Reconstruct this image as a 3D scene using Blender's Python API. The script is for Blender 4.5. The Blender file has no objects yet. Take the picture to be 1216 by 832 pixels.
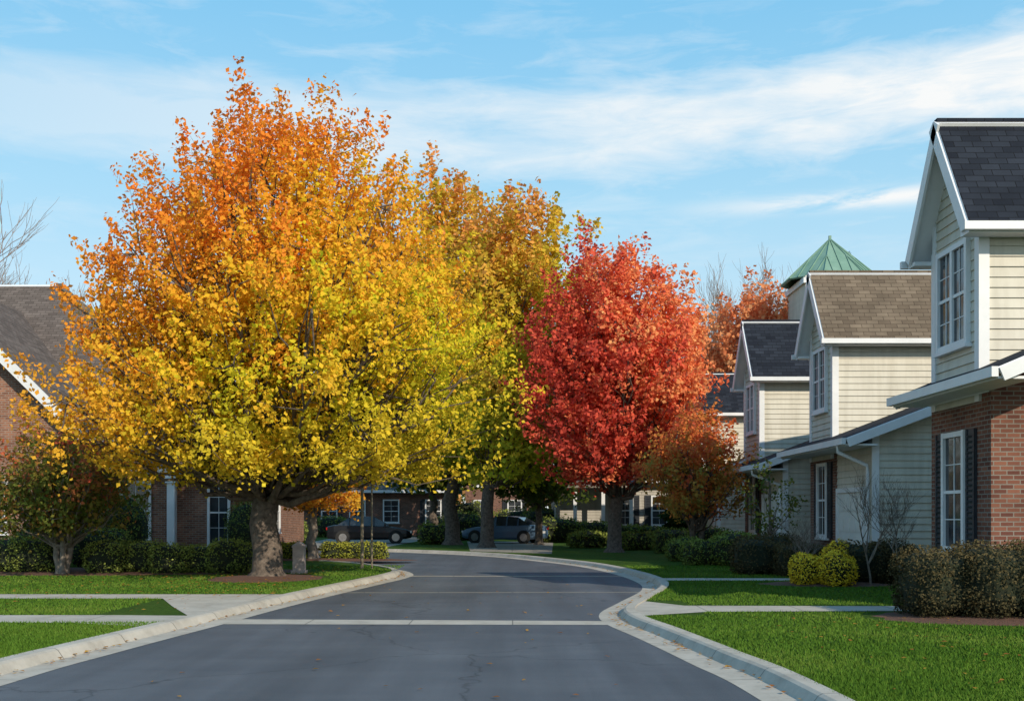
import bpy, math, random
import numpy as np
from mathutils import Vector
random.seed(7)
rng = np.random.default_rng(7)
scene = bpy.context.scene
COL = scene.collection

# ------------------------------------------------------------------ materials
def nmat(name):
    m = bpy.data.materials.new(name); m.use_nodes = True
    nt = m.node_tree
    return m, nt, nt.nodes['Principled BSDF']

def ramp(nt, stops):
    r = nt.nodes.new('ShaderNodeValToRGB')
    e = r.color_ramp.elements
    while len(e) < len(stops): e.new(0.5)
    for i, (p, c) in enumerate(stops):
        e[i].position = p; e[i].color = (c[0], c[1], c[2], 1)
    return r

def coords(nt, kind='Object', scale=(1, 1, 1)):
    tc = nt.nodes.new('ShaderNodeTexCoord'); mp = nt.nodes.new('ShaderNodeMapping')
    mp.inputs['Scale'].default_value = scale
    nt.links.new(tc.outputs[kind], mp.inputs['Vector'])
    return mp.outputs['Vector']

def noise(nt, vec, scale, detail=4, rough=0.6, dist=0):
    n = nt.nodes.new('ShaderNodeTexNoise')
    n.inputs['Scale'].default_value = scale; n.inputs['Detail'].default_value = detail
    n.inputs['Roughness'].default_value = rough; n.inputs['Distortion'].default_value = dist
    nt.links.new(vec, n.inputs['Vector'])
    return n.outputs['Fac']

def mixc(nt, fac, a, b, mode='MIX'):
    m = nt.nodes.new('ShaderNodeMixRGB'); m.blend_type = mode
    for s, v in ((0, fac), (1, a), (2, b)):
        if isinstance(v, (int, float)): m.inputs[s].default_value = v
        elif isinstance(v, tuple): m.inputs[s].default_value = (*v, 1)
        else: nt.links.new(v, m.inputs[s])
    return m.outputs[0]

def math_(nt, op, a, b=0.0, clamp=False):
    m = nt.nodes.new('ShaderNodeMath'); m.operation = op; m.use_clamp = clamp
    for s, v in ((0, a), (1, b)):
        if isinstance(v, (int, float)): m.inputs[s].default_value = v
        else: nt.links.new(v, m.inputs[s])
    return m.outputs[0]

def bump(nt, bsdf, h, strength, dist=0.02):
    b = nt.nodes.new('ShaderNodeBump')
    b.inputs['Strength'].default_value = strength; b.inputs['Distance'].default_value = dist
    nt.links.new(h, b.inputs['Height']); nt.links.new(b.outputs[0], bsdf.inputs['Normal'])

def noisy(name, c1, c2, scale=3, rough=0.7, bs=0.2, bscale=40, metallic=0):
    m, nt, b = nmat(name)
    v = coords(nt)
    r = ramp(nt, [(0.3, c1), (0.7, c2)])
    nt.links.new(noise(nt, v, scale), r.inputs[0])
    nt.links.new(r.outputs[0], b.inputs['Base Color'])
    b.inputs['Roughness'].default_value = rough; b.inputs['Metallic'].default_value = metallic
    if bs: bump(nt, b, noise(nt, v, bscale, 3), bs)
    return m

def sidingmat(name, c1, c2):
    m, nt, b = nmat(name)
    v = coords(nt)
    r = ramp(nt, [(0.3, c1), (0.7, c2)]); nt.links.new(noise(nt, v, 1.1), r.inputs[0])
    st = ramp(nt, [(0.35, (0.88, 0.87, 0.85)), (0.6, (1.03, 1.03, 1.03))])
    nt.links.new(noise(nt, coords(nt, 'Object', (5, 5, .5)), 1.0, 4), st.inputs[0])
    sp = nt.nodes.new('ShaderNodeSeparateXYZ'); nt.links.new(v, sp.inputs[0])
    wn = nt.nodes.new('ShaderNodeTexWhiteNoise'); wn.noise_dimensions = '1D'
    nt.links.new(math_(nt, 'FLOOR', math_(nt, 'DIVIDE', sp.outputs[2], .17)), wn.inputs['W'])
    k = math_(nt, 'ADD', .94, math_(nt, 'MULTIPLY', wn.outputs[0], .09))
    c = mixc(nt, 1.0, mixc(nt, 1.0, r.outputs[0], st.outputs[0], 'MULTIPLY'), k, 'MULTIPLY')
    nt.links.new(c, b.inputs['Base Color']); b.inputs['Roughness'].default_value = 0.6
    return m

def brickmat(name, c1, c2, mortar, bw=0.215, rh=0.075, ms=0.010, rough=0.85, bias=0.0, tint=0.5):
    m, nt, b = nmat(name)
    v = coords(nt, 'UV')
    t = nt.nodes.new('ShaderNodeTexBrick')
    nt.links.new(v, t.inputs['Vector'])
    t.inputs['Color1'].default_value = (*c1, 1); t.inputs['Color2'].default_value = (*c2, 1)
    t.inputs['Mortar'].default_value = (*mortar, 1); t.inputs['Scale'].default_value = 1
    t.inputs['Brick Width'].default_value = bw; t.inputs['Row Height'].default_value = rh
    t.inputs['Mortar Size'].default_value = ms; t.inputs['Mortar Smooth'].default_value = 0.2
    t.inputs['Bias'].default_value = bias
    n = noise(nt, v, 1.3, 6)
    r = ramp(nt, [(0.25, (1 - tint * .6,) * 3), (0.75, (1 + tint * .4,) * 3)])
    nt.links.new(n, r.inputs[0])
    nt.links.new(mixc(nt, 1.0, t.outputs[0], r.outputs[0], 'MULTIPLY'), b.inputs['Base Color'])
    b.inputs['Roughness'].default_value = rough
    b.inputs['Specular IOR Level'].default_value = 0.2
    h = math_(nt, 'ADD', math_(nt, 'MULTIPLY', t.outputs['Fac'], -1.0), math_(nt, 'MULTIPLY', noise(nt, v, 60), 0.5))
    bump(nt, b, h, 0.5, 0.01)
    return m

M = {}
M['brick'] = brickmat('brick_red', (0.12, 0.045, 0.034), (0.24, 0.10, 0.065), (0.23, 0.20, 0.17))
M['brick2'] = brickmat('brick_brown', (0.18, 0.075, 0.05), (0.32, 0.145, 0.09), (0.30, 0.25, 0.21))
M['shingle_black'] = brickmat('shingle_black', (0.012, 0.015, 0.023), (0.028, 0.034, 0.047), (0.008, 0.009, 0.012), 0.32, 0.145, 0.008, 0.95)
M['shingle_tan'] = brickmat('shingle_tan', (0.13, 0.098, 0.07), (0.20, 0.155, 0.112), (0.07, 0.05, 0.035), 0.32, 0.145, 0.008, 0.95)
M['shingle_grey'] = brickmat('shingle_grey', (0.105, 0.085, 0.075), (0.165, 0.135, 0.12), (0.05, 0.042, 0.035), 0.32, 0.145, 0.008, 0.95)
M['siding'] = sidingmat('siding_cream', (0.53, 0.50, 0.42), (0.61, 0.575, 0.49))
M['siding_dk'] = sidingmat('siding_beige', (0.34, 0.32, 0.28), (0.42, 0.39, 0.34))
M['white'] = noisy('white_trim', (0.66, 0.67, 0.68), (0.77, 0.77, 0.78), 2.0, 0.45, 0.03, 60)
M['shutter'] = noisy('shutter_navy', (0.016, 0.02, 0.028), (0.026, 0.032, 0.042), 4, 0.5, 0.05)
M['door'] = noisy('garage_door_white', (0.62, 0.61, 0.57), (0.70, 0.69, 0.65), 2, 0.5, 0.03)
M['stone'] = noisy('stone', (0.34, 0.27, 0.25), (0.50, 0.41, 0.38), 6, 0.85, 0.3)
M['bark'] = noisy('bark', (0.05, 0.038, 0.031), (0.18, 0.14, 0.11), 9, 0.95, 0.9, 22)
M['bark_lt'] = noisy('bark_light', (0.14, 0.11, 0.09), (0.26, 0.22, 0.18), 9, 0.95, 0.6, 22)
M['bark_bare'] = noisy('bark_bare', (0.28, 0.21, 0.18), (0.40, 0.32, 0.28), 3, 0.95, 0)
M['mulch'] = noisy('mulch', (0.06, 0.028, 0.018), (0.18, 0.085, 0.052), 25, 0.95, 1.0, 45)
M['copper'] = noisy('copper_green', (0.15, 0.27, 0.20), (0.21, 0.34, 0.26), 1.5, 0.6, 0.1)
M['tyre'] = noisy('tyre', (0.012, 0.012, 0.012), (0.02, 0.02, 0.02), 10, 0.8, 0)
M['rim'] = noisy('rim', (0.35, 0.35, 0.36), (0.45, 0.45, 0.46), 5, 0.3, 0, metallic=0.8)
M['wood'] = noisy('post_wood', (0.18, 0.145, 0.10), (0.29, 0.24, 0.17), 8, 0.8, 0.2)
M['lamp_w'] = noisy('headlamp', (0.6, 0.6, 0.6), (0.7, 0.7, 0.7), 5, 0.1, 0)
M['lamp_r'] = noisy('taillamp', (0.3, 0.01, 0.01), (0.4, 0.015, 0.015), 5, 0.15, 0)
def paint(name, c, coat):
    m, nt, b = nmat(name)
    v = coords(nt); r = ramp(nt, [(0.3, c), (0.7, tuple(x * 1.15 for x in c))])
    nt.links.new(noise(nt, v, 2), r.inputs[0]); nt.links.new(r.outputs[0], b.inputs['Base Color'])
    b.inputs['Roughness'].default_value = 0.35; b.inputs['Specular IOR Level'].default_value = 0.3
    b.inputs['Coat Weight'].default_value = coat; b.inputs['Coat Roughness'].default_value = 0.08
    return m
M['paint_blk'] = paint('car_paint_black', (0.008, 0.009, 0.012), .12)
M['paint_slv'] = paint('car_paint_blue', (0.07, 0.12, 0.19), .3)
def glass():
    m, nt, b = nmat('window_glass')
    v = coords(nt)
    r = ramp(nt, [(0.35, (0.016, 0.02, 0.027)), (0.65, (0.06, 0.065, 0.072))])
    nt.links.new(noise(nt, v, 1.4), r.inputs[0]); nt.links.new(r.outputs[0], b.inputs['Base Color'])
    b.inputs['Roughness'].default_value = 0.06
    b.inputs['Specular IOR Level'].default_value = 0.6
    bump(nt, b, noise(nt, v, 1.8, 1), 0.10, 0.06)
    return m
M['glass'] = glass()

def leafmat(name, trans=0.45):
    m, nt, b = nmat(name)
    nt.nodes.remove(b)
    a = nt.nodes.new('ShaderNodeAttribute'); a.attribute_name = 'Col'
    d = nt.nodes.new('ShaderNodeBsdfDiffuse'); nt.links.new(a.outputs['Color'], d.inputs['Color'])
    out = nt.nodes['Material Output']
    if trans <= 0:
        nt.links.new(d.outputs[0], out.inputs['Surface']); return m
    t = nt.nodes.new('ShaderNodeBsdfTranslucent'); nt.links.new(a.outputs['Color'], t.inputs['Color'])
    mx = nt.nodes.new('ShaderNodeMixShader'); mx.inputs[0].default_value = trans
    nt.links.new(d.outputs[0], mx.inputs[1]); nt.links.new(t.outputs[0], mx.inputs[2])
    nt.links.new(mx.outputs[0], out.inputs['Surface'])
    return m
M['leaf'] = leafmat('autumn_leaf', 0.45)
M['leaf_g'] = leafmat('shrub_leaf', 0)
M['blade'] = leafmat('grass_blade', 0)
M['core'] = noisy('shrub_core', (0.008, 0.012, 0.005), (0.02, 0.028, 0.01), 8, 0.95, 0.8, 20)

def grass_ground():
    m, nt, b = nmat('lawn_grass')
    v = coords(nt)
    n1 = noise(nt, v, 0.35, 4); n2 = noise(nt, v, 14, 5, 0.75)
    r1 = ramp(nt, [(0.3, (0.045, 0.098, 0.013)), (0.55, (0.068, 0.135, 0.018)), (0.8, (0.11, 0.16, 0.03))])
    nt.links.new(n1, r1.inputs[0])
    r2 = ramp(nt, [(0.3, (0.5, 0.5, 0.5)), (0.7, (1.25, 1.25, 1.25))])
    nt.links.new(n2, r2.inputs[0])
    nt.links.new(mixc(nt, 1.0, r1.outputs[0], r2.outputs[0], 'MULTIPLY'), b.inputs['Base Color'])
    b.inputs['Roughness'].default_value = 0.9; b.inputs['Specular IOR Level'].default_value = 0.1
    bump(nt, b, noise(nt, v, 60, 3, 0.8), 0.9, 0.05)
    return m
M['grass'] = grass_ground()

def asphalt():
    m, nt, b = nmat('asphalt')
    v = coords(nt)
    big = noise(nt, v, 0.35, 5); fine = noise(nt, v, 90, 3, 0.8)
    r = ramp(nt, [(0.3, (0.060, 0.068, 0.080)), (0.7, (0.090, 0.099, 0.112))])
    nt.links.new(big, r.inputs[0])
    r2 = ramp(nt, [(0.3, (0.6, 0.6, 0.6)), (0.7, (1.45, 1.45, 1.45))]); nt.links.new(fine, r2.inputs[0])
    c = mixc(nt, 1.0, r.outputs[0], r2.outputs[0], 'MULTIPLY')
    v2 = coords(nt, 'Object', (1.2, 0.06, 1))
    r3 = ramp(nt, [(0.35, (0.80, 0.80, 0.80)), (0.65, (1.18, 1.18, 1.18))]); nt.links.new(noise(nt, v2, 1.0, 4), r3.inputs[0])
    c = mixc(nt, 1.0, c, r3.outputs[0], 'MULTIPLY')
    v3 = coords(nt, 'Object', (0.35, 1.6, 1))
    r4 = ramp(nt, [(0.45, (1, 1, 1)), (0.72, (1.22, 1.20, 1.16))]); nt.links.new(noise(nt, v3, 1.0, 5, .7), r4.inputs[0])
    c = mixc(nt, 1.0, c, r4.outputs[0], 'MULTIPLY')
    vo = nt.nodes.new('ShaderNodeTexVoronoi'); vo.feature = 'DISTANCE_TO_EDGE'; vo.inputs['Scale'].default_value = 0.22
    add = nt.nodes.new('ShaderNodeVectorMath'); add.operation = 'ADD'
    nn = nt.nodes.new('ShaderNodeTexNoise'); nn.inputs['Scale'].default_value = 1.2; nn.inputs['Detail'].default_value = 5
    nt.links.new(v, nn.inputs['Vector']); nt.links.new(v, add.inputs[0]); nt.links.new(nn.outputs['Color'], add.inputs[1])
    nt.links.new(add.outputs[0], vo.inputs['Vector'])
    cr = ramp(nt, [(0.0, (0.35, 0.35, 0.35)), (0.005, (1, 1, 1))]); nt.links.new(vo.outputs['Distance'], cr.inputs[0])
    c = mixc(nt, 0.8, c, cr.outputs[0], 'MULTIPLY')
    nt.links.new(c, b.inputs['Base Color'])
    b.inputs['Roughness'].default_value = 0.7
    bump(nt, b, fine, 0.5, 0.01)
    return m
M['asphalt'] = asphalt()

def concrete(name, k):
    m, nt, b = nmat(name)
    v = coords(nt); uv = coords(nt, 'UV')
    r = ramp(nt, [(0.28, (0.29*k, 0.26*k, 0.215*k)), (0.5, (0.41*k, 0.375*k, 0.315*k)), (0.72, (0.50*k, 0.46*k, 0.395*k))]); nt.links.new(noise(nt, v, 1.6, 7, 0.75), r.inputs[0])
    sp = nt.nodes.new('ShaderNodeSeparateXYZ'); nt.links.new(uv, sp.inputs[0])
    fr = math_(nt, 'FRACT', math_(nt, 'DIVIDE', sp.outputs[0], 1.6))
    ln = math_(nt, 'LESS_THAN', fr, 0.012)
    c = mixc(nt, math_(nt, 'MULTIPLY', ln, 0.75), r.outputs[0], (0.09, 0.085, 0.075))
    nt.links.new(c, b.inputs['Base Color']); b.inputs['Roughness'].default_value = 0.85
    bump(nt, b, noise(nt, v, 70), 0.3, 0.01)
    return m
M['concrete'] = concrete('concrete', 1.0)
M['concrete_w'] = concrete('concrete_worn', 0.62)

# ------------------------------------------------------------------ mesh builder
class MB:
    def __init__(s): s.v = []; s.f = []; s.m = []; s.uv = []; s.mats = []
    def mi(s, k):
        if k not in s.mats: s.mats.append(k)
        return s.mats.index(k)
    def poly(s, pts, mat, uvs=None):
        pts = [Vector(p) for p in pts]
        i = len(s.v); s.v += [tuple(p) for p in pts]
        s.f.append(tuple(range(i, i + len(pts)))); s.m.append(s.mi(mat))
        if uvs is None:
            n = Vector((0, 0, 0))
            for a in range(len(pts)):
                p, q = pts[a], pts[(a + 1) % len(pts)]
                n += Vector(((p.y - q.y) * (p.z + q.z), (p.z - q.z) * (p.x + q.x), (p.x - q.x) * (p.y + q.y)))
            if n.length > 1e-12: n.normalize()
            t = Vector((0, 0, 1)).cross(n)
            t = Vector((1, 0, 0)) if t.length < 1e-3 else t.normalized()
            b = n.cross(t)
            uvs = [(p.dot(t), p.dot(b)) for p in pts]
        s.uv += list(uvs)
    def obox(s, c, t, u, n, a, b, d, mat):
        c = Vector(c); t = Vector(t) * a; u = Vector(u) * b; n = Vector(n) * d
        P = lambda i, j, k: c + t * i + u * j + n * k
        for q in (((-1,-1,1),(1,-1,1),(1,1,1),(-1,1,1)), ((1,-1,-1),(-1,-1,-1),(-1,1,-1),(1,1,-1)),
                  ((1,-1,1),(1,-1,-1),(1,1,-1),(1,1,1)), ((-1,-1,-1),(-1,-1,1),(-1,1,1),(-1,1,-1)),
                  ((-1,1,1),(1,1,1),(1,1,-1),(-1,1,-1)), ((-1,-1,-1),(1,-1,-1),(1,-1,1),(-1,-1,1))):
            s.poly([P(*w) for w in q], mat)
    def box(s, x0, x1, y0, y1, z0, z1, mat):
        s.obox(((x0+x1)/2, (y0+y1)/2, (z0+z1)/2), (1,0,0), (0,0,1), (0,-1,0), (x1-x0)/2, (z1-z0)/2, (y1-y0)/2, mat)
    def slab(s, pts, th, mtop, mside):
        pts = [Vector(p) for p in pts]
        n = (pts[1]-pts[0]).cross(pts[2]-pts[0]).normalized()
        if n.z < 0: pts.reverse(); n = -n
        lo = [p - n*th for p in pts]
        s.poly(pts, mtop); s.poly(list(reversed(lo)), mside)
        for i in range(len(pts)):
            j = (i+1) % len(pts)
            s.poly([lo[i], lo[j], pts[j], pts[i]], mside)
    def siding(s, o, t, n, z0, z1, ext, mat, h=0.17):
        o = Vector(o); t = Vector(t); n = Vector(n); z = z0
        while z < z1 - 1e-4:
            zt = min(z + h, z1)
            a0, b0 = ext(z); a1, b1 = ext(zt)
            if b0 - a0 < 0.02: break
            Z = Vector((0, 0, 1))
            P = lambda a, zz, d: Vector((o.x, o.y, 0)) + t*a + n*d + Z*zz
            s.poly([P(a0, z, .03), P(b0, z, .03), P(b1, zt, .006), P(a1, zt, .006)], mat)
            s.poly([P(a0, z, 0), P(b0, z, 0), P(b0, z, .03), P(a0, z, .03)], mat)
            z = zt
    def build(s, name, parent=None, loc=(0, 0, 0), smooth=False):
        me = bpy.data.meshes.new(name)
        L = Vector(loc)
        vs = s.v if parent else [tuple(Vector(p) - L) for p in s.v]
        me.from_pydata(vs, [], s.f)
        me.polygons.foreach_set('material_index', s.m)
        for k in s.mats: me.materials.append(M[k])
        ul = me.uv_layers.new(name='UVMap')
        ul.data.foreach_set('uv', np.array(s.uv, dtype=np.float32).ravel())
        if smooth: me.polygons.foreach_set('use_smooth', [True]*len(s.f))
        ob = bpy.data.objects.new(name, me); COL.objects.link(ob)
        if parent:
            ob.parent = parent; ob.location = -Vector(parent.location)
        else: ob.location = L
        return ob

def empty(name, loc):
    e = bpy.data.objects.new(name, None); COL.objects.link(e); e.location = loc
    e.empty_display_size = 0.5
    return e

# ------------------------------------------------------------------ leaves / tubes
def leaves_mesh(name, P, size, cols, mat, parent=None, loc=(0,0,0), up=0.5, aspect=0.62, outward=None):
    N = len(P)
    n = rng.normal(size=(N, 3)); n[:, 2] += up
    if outward is not None: n += outward
    n /= np.linalg.norm(n, axis=1)[:, None] + 1e-9
    r = rng.normal(size=(N, 3)); r[:, 2] -= 0.3
    a = np.cross(n, r); a /= np.linalg.norm(a, axis=1)[:, None] + 1e-9
    b = np.cross(n, a)
    S = (size * rng.uniform(0.6, 1.3, N))[:, None]
    V = np.empty((N, 4, 3))
    V[:, 0] = P - a*S*0.5; V[:, 1] = P + b*S*aspect*0.5 - a*S*0.08 + n*S*0.08
    V[:, 2] = P + a*S*0.5; V[:, 3] = P - b*S*aspect*0.5 - a*S*0.08 + n*S*0.08
    V = V.reshape(-1, 3) - (np.zeros(3) if parent else np.array(loc))
    me = bpy.data.meshes.new(name)
    me.vertices.add(4*N); me.vertices.foreach_set('co', V.astype(np.float32).ravel())
    me.loops.add(4*N); me.loops.foreach_set('vertex_index', np.arange(4*N, dtype=np.int32))
    me.polygons.add(N); me.polygons.foreach_set('loop_start', np.arange(0, 4*N, 4, dtype=np.int32))
    me.update()
    at = me.attributes.new('Col', 'FLOAT_COLOR', 'POINT')
    C = np.ones((N, 4, 4), dtype=np.float32); C[:, :, :3] = np.clip(cols, 0.002, 0.95)[:, None, :]
    at.data.foreach_set('color', C.ravel())
    me.materials.append(M[mat])
    ob = bpy.data.objects.new(name, me); COL.objects.link(ob)
    if parent: ob.parent = parent; ob.location = -Vector(parent.location)
    else: ob.location = loc
    return ob

def tubes(name, lines, mat, parent=None, loc=(0,0,0)):
    V = []; F = []; off = Vector((0,0,0)) if parent else Vector(loc)
    for pts, rad, k in lines:
        i0 = len(V); n = len(pts)
        for i, p in enumerate(pts):
            p = Vector(p)
            d = Vector(pts[min(i+1, n-1)]) - Vector(pts[max(i-1, 0)])
            if d.length < 1e-6: d = Vector((0, 0, 1))
            d.normalize()
            x = d.cross(Vector((0.31, 0.95, 0.05))); x.normalize(); y = d.cross(x)
            for j in range(k):
                a = 2*math.pi*j/k
                V.append(tuple(p - off + (x*math.cos(a) + y*math.sin(a))*rad[i]))
        for i in range(n-1):
            for j in range(k):
                q = (j+1) % k
                F.append((i0+i*k+j, i0+i*k+q, i0+(i+1)*k+q, i0+(i+1)*k+j))
    me = bpy.data.meshes.new(name); me.from_pydata(V, [], F)
    me.polygons.foreach_set('use_smooth', [True]*len(F))
    me.materials.append(M[mat])
    ob = bpy.data.objects.new(name, me); COL.objects.link(ob)
    if parent: ob.parent = parent; ob.location = -Vector(parent.location)
    else: ob.location = loc
    return ob

def curve_pts(a, b, sag, n=5, jit=0.05):
    a = Vector(a); b = Vector(b); out = []
    L = (b-a).length
    for i in range(n+1):
        t = i/n
        p = a.lerp(b, t)
        p.z += sag*4*t*(1-t)
        if 0 < i < n: p += Vector((random.gauss(0, 1), random.gauss(0, 1), random.gauss(0, 1)))*jit*L
        out.append(p)
    return out

def make_tree(name, base, H, cb, prof, trunk_r, nclump, nspray, nleaf, lsize, colfn, fork=2.5, coff=(0, 0),
              clumpR=1.2, spray_len=0.8, spray_w=0.2, stems=1, bark='bark', mind=1.0, upb=0.8, seed=1):
    global rng
    random.seed(seed); rng = np.random.default_rng(seed)
    bx, by, bz = base
    ts = np.array([p[0] for p in prof]); rs = np.array([p[1] for p in prof])
    cx, cy = bx + coff[0], by + coff[1]
    R = lambda t: float(np.interp(t, ts, rs))
    clumps = []; tries = 0
    lump = [random.uniform(0, 6.28) for _ in range(4)]
    while len(clumps) < nclump and tries < 40000:
        tries += 1
        t = random.random()
        if random.random() > R(t)/rs.max()*1.05: continue
        th = random.uniform(0, 2*math.pi); rho = math.sqrt(random.uniform(0.04, 1))
        rr = R(t)*(1+0.10*math.sin(3*th+lump[0]+5*t)+0.07*math.sin(5*th+lump[1]-7*t))
        x = cx + math.cos(th)*rho*max(rr-clumpR*0.45, 0.05); y = cy + math.sin(th)*rho*max(rr-clumpR*0.45, 0.05)
        z = cb + t*(H-cb-clumpR*0.5)
        if all((x-c[0])**2+(y-c[1])**2+(z-c[2])**2 > mind**2 for c in clumps): clumps.append((x, y, z, t, rho))
    e = empty(name, base)
    lines = []
    topz = bz + cb + (H-cb)*0.72
    mains = []
    for s in range(stems):
        a = 2*math.pi*s/stems + 0.4
        tgt = Vector((cx, cy, topz)) + (Vector((math.cos(a), math.sin(a), 0))*R(0.4)*0.45 if stems > 1 else Vector((0, 0, 0)))
        b0 = Vector(base) + (Vector((math.cos(a), math.sin(a), 0))*trunk_r*1.2 if stems > 1 else Vector((0, 0, 0)))
        pts = []; rad = []; n = 14
        for i in range(n+1):
            u = i/n
            p = b0.lerp(tgt, u); p.x = b0.x + (tgt.x-b0.x)*u**1.5 + (random.gauss(0, trunk_r*0.35) if i > 1 else 0)
            p.y = b0.y + (tgt.y-b0.y)*u**1.5 + (random.gauss(0, trunk_r*0.35) if i > 1 else 0)
            r = trunk_r*(1-u)**0.8*1.0 + 0.02
            pts.append(p); rad.append(r)
        pts.insert(1, pts[0].lerp(pts[1], 0.25)); rad.insert(1, rad[0]*1.02); rad[0] *= 1.5
        pts.insert(0, pts[0] - Vector((0, 0, 0.15))); rad.insert(0, rad[0]*1.25)
        lines.append((pts, rad, 12)); mains.append((pts, rad))
    SP = []; SD = []; SC = []; ST = []; SR = []
    for (x, y, z, t, rho) in clumps:
        c = Vector((x, y, z))
        pts, rad = random.choice(mains)
        hz = max(fork, c.z - (Vector((c.x-cx, c.y-cy, 0)).length)*0.9 - 0.6)
        k = min(range(len(pts)), key=lambda i: abs(pts[i].z - hz))
        s0 = pts[k]
        L = (c-s0).length
        r0 = min(rad[k]*0.55, 0.02+0.017*L)
        cp = curve_pts(s0, c, -0.07*L if c.z > s0.z+0.5 else 0.12*L, 6, 0.025)
        lines.append((cp, [r0*(1-0.85*i/6) for i in range(7)], 6))
        crand = random.gauss(0, 1)
        for _ in range(nspray):
            g = Vector((random.gauss(0, 1), random.gauss(0, 1), random.gauss(0, 0.85)))*clumpR*0.5
            p = c + g
            if p.z < cb: p.z = cb + random.uniform(0, .3)
            o = Vector((p.x-cx, p.y-cy, (p.z-(cb+(H-cb)*0.35))*0.6))
            if o.length > 0: o.normalize()
            d = o*0.7 + Vector((0, 0, upb)) + Vector((random.gauss(0, .3), random.gauss(0, .3), random.gauss(0, .3)))
            d.normalize()
            if random.random() < 0.6:
                j = random.randint(3, 6)
                q = curve_pts(cp[j], p, 0, 2, 0.06); lines.append((q, [r0*.22+.004, r0*.14+.003, 0.003], 3))
            SP.append(p); SD.append(d); SC.append(crand); ST.append((p.z-cb)/(H-cb))
            rr = max(R(min(max(ST[-1], 0), 1)), 0.3)
            SR.append(math.hypot(p.x-cx, p.y-cy)/rr)
    SP = np.array(SP); SD = np.array(SD); SC = np.array(SC); ST = np.array(ST); SR = np.array(SR)
    ns = len(SP)
    sr = rng.normal(size=ns)
    idx = np.repeat(np.arange(ns), nleaf)
    u = rng.beta(1.5, 1.8, len(idx)) - 0.4
    sl = spray_len*rng.uniform(0.6, 1.4, ns)[idx]
    P = SP[idx] + SD[idx]*(u*sl)[:, None] + rng.normal(size=(len(idx), 3))*(spray_w*(1.15-0.9*np.clip(u+.4, 0, 1)))[:, None]
    cols = colfn(np.clip((P[:, 2]-cb)/(H-cb), 0, 1), SR[idx], (P[:, 0]-cx)/rs.max(), SC[idx], sr[idx], rng.normal(size=len(idx)))
    ctr = np.array([cx, cy, cb+(H-cb)*0.4]); ow = P-ctr; ow /= np.linalg.norm(ow, axis=1)[:, None]+1e-6
    leaves_mesh('foliage', P, lsize, cols, 'leaf', parent=e, up=0.3, outward=ow*0.8, aspect=.72)
    tubes('trunk_and_branches', lines, bark, parent=e)
    return e

def mixpal(stops, x):
    xs = [s[0] for s in stops]; x = np.clip(x, 0, 1)
    return np.stack([np.interp(x, xs, [s[1][k] for s in stops]) for k in range(3)], axis=1)

# ------------------------------------------------------------------ road geometry
def catmull(P, n=8):
    P = [np.array(p, float) for p in P]; out = []
    for i in range(len(P)-1):
        p0 = P[max(i-1, 0)]; p1 = P[i]; p2 = P[i+1]; p3 = P[min(i+2, len(P)-1)]
        for k in range(n):
            t = k/n
            out.append(0.5*((2*p1)+(-p0+p2)*t+(2*p0-5*p1+4*p2-p3)*t*t+(-p0+3*p1-3*p2+p3)*t**3))
    out.append(P[-1]); return np.array(out)
RIGHT = catmull([(2.6,-40),(2.5,-10),(2.45,2),(2.27,9.9),(2.02,12.5),(1.72,15),(1.45,17),(1.5,18.7),(2.05,21),(2.9,24.5),(3.1,27.5),(2.8,31.6),
                 (2.1,35.6),(0.7,39.8),(-0.9,43.5),(-3.6,47),(-7.5,50),(-16,54),(-40,60),(-110,70)])
LEFT = catmull([(-6,-40),(-5.6,-10),(-5.3,2),(-5.05,10.8),(-4.85,13.4),(-4.45,16.9),(-4.15,19.7),(-3.7,23),(-3.2,26.3),(-2.8,29),(-2.8,31),
                (-3.5,33.5),(-5.3,36.8),(-9,40.5),(-16,44.5),(-40,50),(-110,59)])
def offs(P, d):
    T = np.gradient(P, axis=0); T /= np.linalg.norm(T, axis=1)[:, None]
    return P + np.stack([T[:, 1], -T[:, 0]], axis=1)*d
def flat(name, pts, z, mat):
    import bmesh
    bm = bmesh.new()
    f = bm.faces.new([bm.verts.new((p[0], p[1], z)) for p in pts])
    bmesh.ops.triangulate(bm, faces=[f])
    for f in bm.faces:
        if f.normal.z < 0: f.normal_flip()
    me = bpy.data.meshes.new(name); bm.to_mesh(me); bm.free()
    me.materials.append(M[mat]); ob = bpy.data.objects.new(name, me); COL.objects.link(ob); return ob
flat('ground', [(-2500,-2500),(2500,-2500),(2500,2500),(-2500,2500)], -0.03, 'grass')
flat('road', list(offs(LEFT, -0.4)) + list(offs(RIGHT, 0.4))[::-1], 0.0, 'asphalt')
flat('lawn', list(offs(LEFT, -0.48)) + [(-110, -40)], 0.10, 'grass')
flat('lawn', list(offs(RIGHT, 0.48)) + [(-110,260),(200,260),(200,-40)], 0.10, 'grass')
def kerb(name, P, sgn):
    mb = MB()
    prof = [(0.0,0.004),(0.34,0.010),(0.37,0.05),(0.41,0.105),(0.45,0.125),(0.60,0.128),(0.605,0.05)]
    rows = [offs(P, sgn*d) for d, z in prof]
    s = np.concatenate([[0], np.cumsum(np.linalg.norm(np.diff(P, axis=0), axis=1))])
    for i in range(len(P)-1):
        for j in range(len(prof)-1):
            a, b = rows[j][i], rows[j+1][i]; c, d = rows[j+1][i+1], rows[j][i+1]
            pts = [(*a, prof[j][1]), (*b, prof[j+1][1]), (*c, prof[j+1][1]), (*d, prof[j][1])]
            uv = [(s[i], prof[j][0]), (s[i], prof[j+1][0]), (s[i+1], prof[j+1][0]), (s[i+1], prof[j][0])]
            if sgn > 0: pts.reverse(); uv.reverse()
            mb.poly(pts, 'concrete', uv)
    return mb.build(name, smooth=False)
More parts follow.
